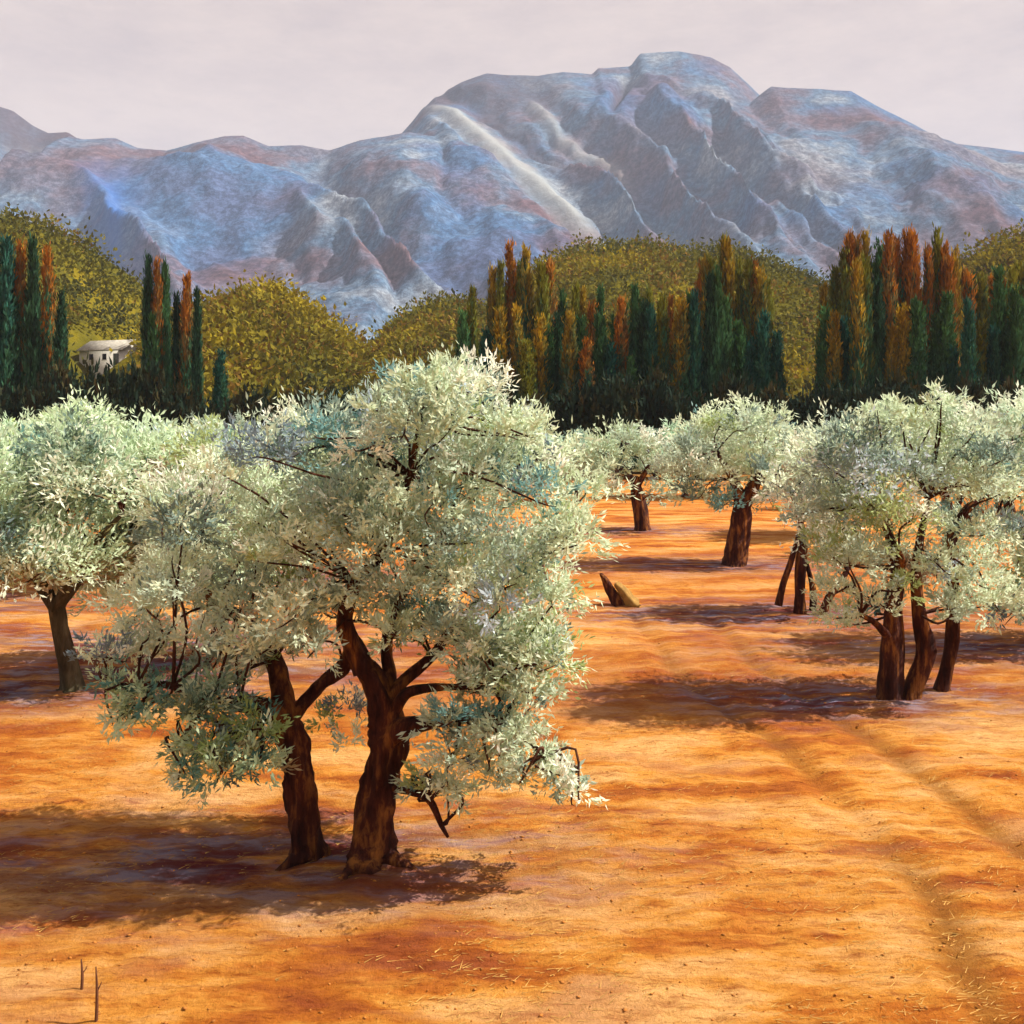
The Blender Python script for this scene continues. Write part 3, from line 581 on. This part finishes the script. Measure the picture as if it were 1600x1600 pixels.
front = auto(715, 1215, 30, [(715, 495), (760, 490), (850, 510), (950, 540), (1050, 500), (1090, 470), (1140, 510), (1210, 500)], [GREEN, TEAL, DARK, GREEN, TEAL, OLV, RUST, OCH], 20, 32, 46)
cypress_row(front, 58, 'low front of central row', 'low front cypresses of the central row')
back2 = auto(1285, 1615, 27, [(1285, 425), (1330, 372), (1400, 385), (1470, 372), (1500, 410), (1560, 440), (1620, 420)], [RUST, OCH, OLV, GREEN, OLV, RUST], 20, 28)
cypress_row(back2, 66, 'tall back of right row', 'tall cypresses of the right row')
front2 = auto(1280, 1640, 21, [(1280, 470), (1330, 490), (1400, 510), (1480, 500), (1560, 490), (1640, 480)], [GREEN, TEAL, GREEN, DARK, OLV, OCH], 20, 32, 46)
cypress_row(front2, 58, 'low front of right row', 'low front cypresses of the right row')

# ------------------------------------------------------------------ dark shrubs along the foot of the windbreak
SH_P = np.array([(.020, .030, .014), (.030, .036, .016), (.014, .032, .020), (.05, .045, .016)])
def shrub_mesh(seed):
    rng = np.random.default_rng(seed); B = [(v * (1.0, 0.8, 0.55) + np.array((0, 0, 0.75)), 0.5) for v in rand_dir(rng, 16) * rng.random((16, 1)) ** 0.5 * 0.85]
    v, f, c = foliage(rng, B, 0.2, 0.11, 3.4, 14, 0.3, SH_P, np.array([.35, .3, .25, .1])); v[:, 2] = np.maximum(v[:, 2], 0)
    return mesh_from('shrub_foliage', v, f, M_SHRUB, False, {'tint': c})
SHR = [shrub_mesh(s) for s in (1, 2, 3)]
stems = []
for k in range(4):
    a = k * 1.6; stems.append(tube(np.array(((0.05 * math.cos(a), 0.05 * math.sin(a), -0.04), (0.2 * math.cos(a), 0.2 * math.sin(a), 0.5), (0.45 * math.cos(a), 0.4 * math.sin(a), 1.0))), (0.05, 0.04, 0.02), 6, k, 0.1, 3))
sv_, sf_ = join_tubes(stems); SHS = mesh_from('shrub_stems', sv_, sf_, M_CYPBARK, True)
pxs = list(np.arange(-30, 1660, 62))
for k, px in enumerate(pxs):
    if 560 < px < 640: continue
    d = 53.5 + rc.normal(0, 0.7); top = np.interp(px, [0, 75, 110, 215, 250, 450, 560, 700, 900, 1250, 1600], [610, 600, 566, 572, 605, 612, 615, 600, 605, 590, 600]) + rc.normal(0, 5 if 80 < px < 240 else 14); H = CH + (HZ - top) / F * d
    near = 'below the left cypresses' if px < 360 else 'below the mustard mound' if px < 640 else 'under the central cypresses' if px < 1240 else 'under the right cypresses'
    t = thing('dark_shrub', 'dark green shrub %s, %s from left along the windbreak' % (near, (ORD + ['twenty-fourth', 'twenty-fifth', 'twenty-sixth', 'twenty-seventh', 'twenty-eighth', 'twenty-ninth', 'thirtieth'])[k if px < 560 else k - 1]), 'shrub', ((px - 800) / F * d, d, 0), 'dark shrubs along the windbreak')
    sc = (1.15 + 0.25 * rc.random(), 1.0, H / 1.75)
    for nm, me in (('foliage', SHR[k % 3]), ('stems', SHS)):
        o = obj(nm, me, t); o.scale = sc; o.rotation_euler = (0, 0, (k % 2) * math.pi)

# ------------------------------------------------------------------ scrub on the hills
SC_P = np.array([(.13, .115, .010), (.20, .16, .010), (.28, .21, .008), (.085, .085, .014), (.05, .055, .016), (.18, .10, .012)])
SC_W = np.array([.28, .22, .10, .2, .12, .08])
def scrub(label, n, seed, pp):
    h, xs, ys, Yr, prof = HILLS[label]; rng = np.random.default_rng(seed)
    x = xs[0] + (xs[-1] - xs[0]) * rng.random(n); y = ys[0] + (Yr + 6 - ys[0]) * rng.random(n); z = h(x, y)
    px = 800 + F * x / y; ok = (z > 1.5) & ~((px > 98) & (px < 232) & (y < 128) & (z < 13)) & (px > -260) & (px < 1860); x, y, z, px = x[ok], y[ok], z[ok], px[ok]
    tone = (fbm(x * 0.06, y * 0.06, seed + 3) * 1.5 - 0.25 + rng.normal(0, 0.16, len(x))).clip(0, 0.999)
    order = np.array([4, 3, 0, 5, 1, 2]); col = SC_P[order[(np.searchsorted(np.cumsum(pp), tone)).clip(0, 5)]]
    c = np.stack((x, y, z - 0.1), -1); d = unit(rng.normal(0, 0.7, (len(x), 3)) + np.array((0, -0.3, 0.9)))
    v, f, cc = leaves(rng, c, d, 12, 1.7, 0.8, 0.42, col, 0.9, 0.8, d)
    o = obj('scrub', mesh_from('scrub', v, f, M_SCRUB, False, {'tint': cc})); o.color = (1, 1, 1, 1)
    tag(o, 'mustard scrub covering the ' + label, 'scrub', None, 'stuff')
for i, k in enumerate(HILLS): scrub(k, 7000, 200 + i, [.06, .22, .34, .1, .2, .08] if i != 1 else [.03, .12, .31, .08, .3, .16])

# ------------------------------------------------------------------ pale farm building on the left hillside
def box(x0, x1, y0, y1, z0, z1):
    v = np.array([(x, y, z) for z in (z0, z1) for y in (y0, y1) for x in (x0, x1)], float)
    return v, np.array([(0, 2, 3, 1), (4, 5, 7, 6), (0, 1, 5, 4), (2, 6, 7, 3), (0, 4, 6, 2), (1, 3, 7, 5)])
def boxo(name, parent, mat, *b): v, f = box(*b); return obj(name, mesh_from(name, v, f, mat), parent)
def farm():
    ys = np.linspace(67, 150, 800); hx = (158 - 800) / F * ys; zz = h_left(hx, ys); py = HZ - (zz - CH) / ys * F
    i = np.argmax(py < 604); d = ys[i]; x = hx[i]; s = d / F
    z = float(np.max([h_left(np.array([x + a]), np.array([d + b]))[0] for a in (-3.2, 0, 3.2) for b in (-1, 1.5, 4)])) - 1.2
    t = thing('farm_building', 'small pale whitewashed farm building between the two left cypress groups', 'building', (x, d, z)); t.rotation_euler = (0, 0, R(-24))
    L, Wd, Hw = 92 * s, 3.6, 22 * s; l = L / 2
    boxo('wall', t, M_WALL, -l, l, 0, Wd, -4.5, Hw)
    rv = np.array([(-l - .2, -.3, Hw), (l + .2, -.3, Hw), (l + .2, Wd / 2, Hw + 1.2), (-l - .2, Wd / 2, Hw + 1.2), (-l - .2, Wd + .3, Hw), (l + .2, Wd + .3, Hw)]); up = rv + (0, 0, .14)
    v = np.concatenate((rv, up)); f = [np.array([(6, 7, 8, 9), (9, 8, 11, 10), (3, 2, 1, 0), (4, 5, 2, 3), (0, 1, 7, 6), (5, 4, 10, 11), (1, 2, 8, 7), (2, 5, 11, 8), (0, 6, 9, 3), (3, 9, 10, 4)])]
    r = obj('roof', mesh_from('roof', v, f, M_ROOF), t)
    for s_ in (-1, 1):
        gv = np.array([(s_ * l * .999, 0.02, Hw), (s_ * l * .999, Wd - .02, Hw), (s_ * l * .999, Wd / 2, Hw + 1.18)]); gv = np.concatenate((gv, gv - (s_ * .2, 0, 0)))
        obj('gable', mesh_from('gable', gv, [np.array([(0, 1, 2), (5, 4, 3)]), np.array([(0, 3, 4, 1), (1, 4, 5, 2), (2, 5, 3, 0)])], M_WALL), t)
    for wx in (-l * .45, l * .15):
        wv = boxo('window', t, M_DARK, wx - .3, wx + .3, -.03, .05, Hw * .38, Hw * .8); boxo('sill', wv, M_WALL, wx - .38, wx + .38, -.12, .0, Hw * .38 - .09, Hw * .38 - .003)
    dv = boxo('door', t, M_SHUT, l * .55, l * .55 + .8, -.03, .05, 0, Hw * .8)
farm()

# ------------------------------------------------------------------ small things in the orchard
def stump():
    d = ground_d(944); g = G(962, 944); t = thing('tree_stump', 'short broken tree stump with a yellow bared slab on the orange clearing', 'stump', g)
    tube_obj('stump_body', t, [P(968, 952, d), P(965, 942, d), P(952, 918, d), P(944, 904, d), P(938, 896, d)], np.array((13, 10, 7, 5, 2)) * d / F, M_BARK, 4, 10, 0.4)
    tube_obj('bare_slab', t, [P(992, 951, d - .12), P(986, 941, d - .1), P(973, 924, d - .06), P(962, 912, d - .03)], np.array((10, 10, 8, 4)) * d / F, M_CUT, 6, 9, 0.45)
stump()
for k, (px, y0, y1, lb) in enumerate([(127, 1548, 1500, 'shorter thin dry stalk standing in the lower left soil'), (150, 1596, 1512, 'taller thin dry stalk standing in the lower left soil')]):
    d = ground_d(y0); g = G(px, y0); t = thing('dry_stalk', lb, 'stalk', g, 'dry stalks'); z = (y0 - y1) / F * d
    tube_obj('stem', t, [g + (0, 0, -.03), g + (.006, 0, z * .5), g + (-.004, .01, z)], (.011, .009, .004), M_STALK, k, 6, 0.1)
    tube_obj('side_shoot', t, [g + (.006, 0, z * .55), g + (.03, .01, z * .72)], (.005, .002), M_STALK, k, 5, 0.1)
rng = np.random.default_rng(9)

def clods():
    rng = np.random.default_rng(3); n = 5500; d = 5.4 + 11 * rng.random(n) ** 1.6; x = (rng.random(n) * 2 - 1) * (0.58 * d)
    s = 0.003 + 0.014 * rng.random(n) ** 4
    o8 = np.array([(1, 0, 0), (-1, 0, 0), (0, 1, 0), (0, -1, 0), (0, 0, .7), (0, 0, -.7)], float); f8 = np.array([(0, 2, 4), (2, 1, 4), (1, 3, 4), (3, 0, 4), (2, 0, 5), (1, 2, 5), (3, 1, 5), (0, 3, 5)])
    v = (o8[None] * (0.6 + 0.7 * rng.random((n, 6, 1)))) * s[:, None, None] * np.array((1.4, 1, .8)); a = rng.random(n) * 6.28
    vx = v[..., 0] * np.cos(a)[:, None] - v[..., 1] * np.sin(a)[:, None]; vy = v[..., 0] * np.sin(a)[:, None] + v[..., 1] * np.cos(a)[:, None]
    z = 0.10 * (fbm(x * 0.5, d * 0.9, 3) - 0.5) + 0.075 * (fbm(x * 2.2, d * 4.0, 7, 4, 0.62) - 0.5) + 0.05 * np.abs(vnoise(x * 7, d * 9, 9) - 0.5)
    v = np.stack((vx + x[:, None], vy + d[:, None], v[..., 2] + z[:, None] + s[:, None] * .15), -1).reshape(-1, 3)
    tag(obj('soil_clods', mesh_from('soil_clods', v, (f8[None] + np.arange(n)[:, None, None] * 6).reshape(-1, 3), M_CLOD)), 'small orange clods of earth scattered over the soil', 'clods', None, 'stuff')
    n = 12000; d = 5.4 + 12 * rng.random(n) ** 1.5; x = (rng.random(n) * 2 - 1) * 0.58 * d; keep = fbm(x * 0.8, d * 1.6, 77) > 0.47; x, d = x[keep], d[keep]; n = len(x)
    z = 0.10 * (fbm(x * 0.5, d * 0.9, 3) - 0.5) + 0.075 * (fbm(x * 2.2, d * 4.0, 7, 4, 0.62) - 0.5) + 0.05 * np.abs(vnoise(x * 7, d * 9, 9) - 0.5)
    a = rng.normal(0, .6, n); l = 0.03 + 0.07 * rng.random(n); dr = np.stack((np.cos(a), np.sin(a), 0.05 + .3 * rng.random(n) ** 2), -1); c = np.stack((x, d, z + .004), -1); sd_ = np.stack((-np.sin(a), np.cos(a), 0 * a + .3), -1) * 0.0028
    v = np.stack((c - sd_, c + sd_, c + dr * l[:, None]), 1).reshape(-1, 3)
    tag(obj('dry_grass', mesh_from('dry_grass', v, np.arange(n * 3).reshape(-1, 3), M_STRAW)), 'fine dry straw lying on the orange soil', 'dry grass', None, 'stuff')
clods()

# ------------------------------------------------------------------ haze
m = bpy.data.materials.new('haze'); m.use_nodes = True; n = m.node_tree; n.nodes.clear()
o_ = n.nodes.new('ShaderNodeOutputMaterial'); pv = n.nodes.new('ShaderNodeVolumePrincipled'); pv.inputs['Color'].default_value = (0.66, 0.78, 1.0, 1); pv.inputs['Density'].default_value = 0.00017; pv.inputs['Anisotropy'].default_value = 0.0
n.links.new(pv.outputs[0], o_.inputs['Volume'])
v, f = box(-2700, 2700, -600, 2800, -3, 640)
tag(obj('haze', mesh_from('haze', v, f, m)), 'pale blue haze in the air of the valley', 'haze', None, 'stuff')
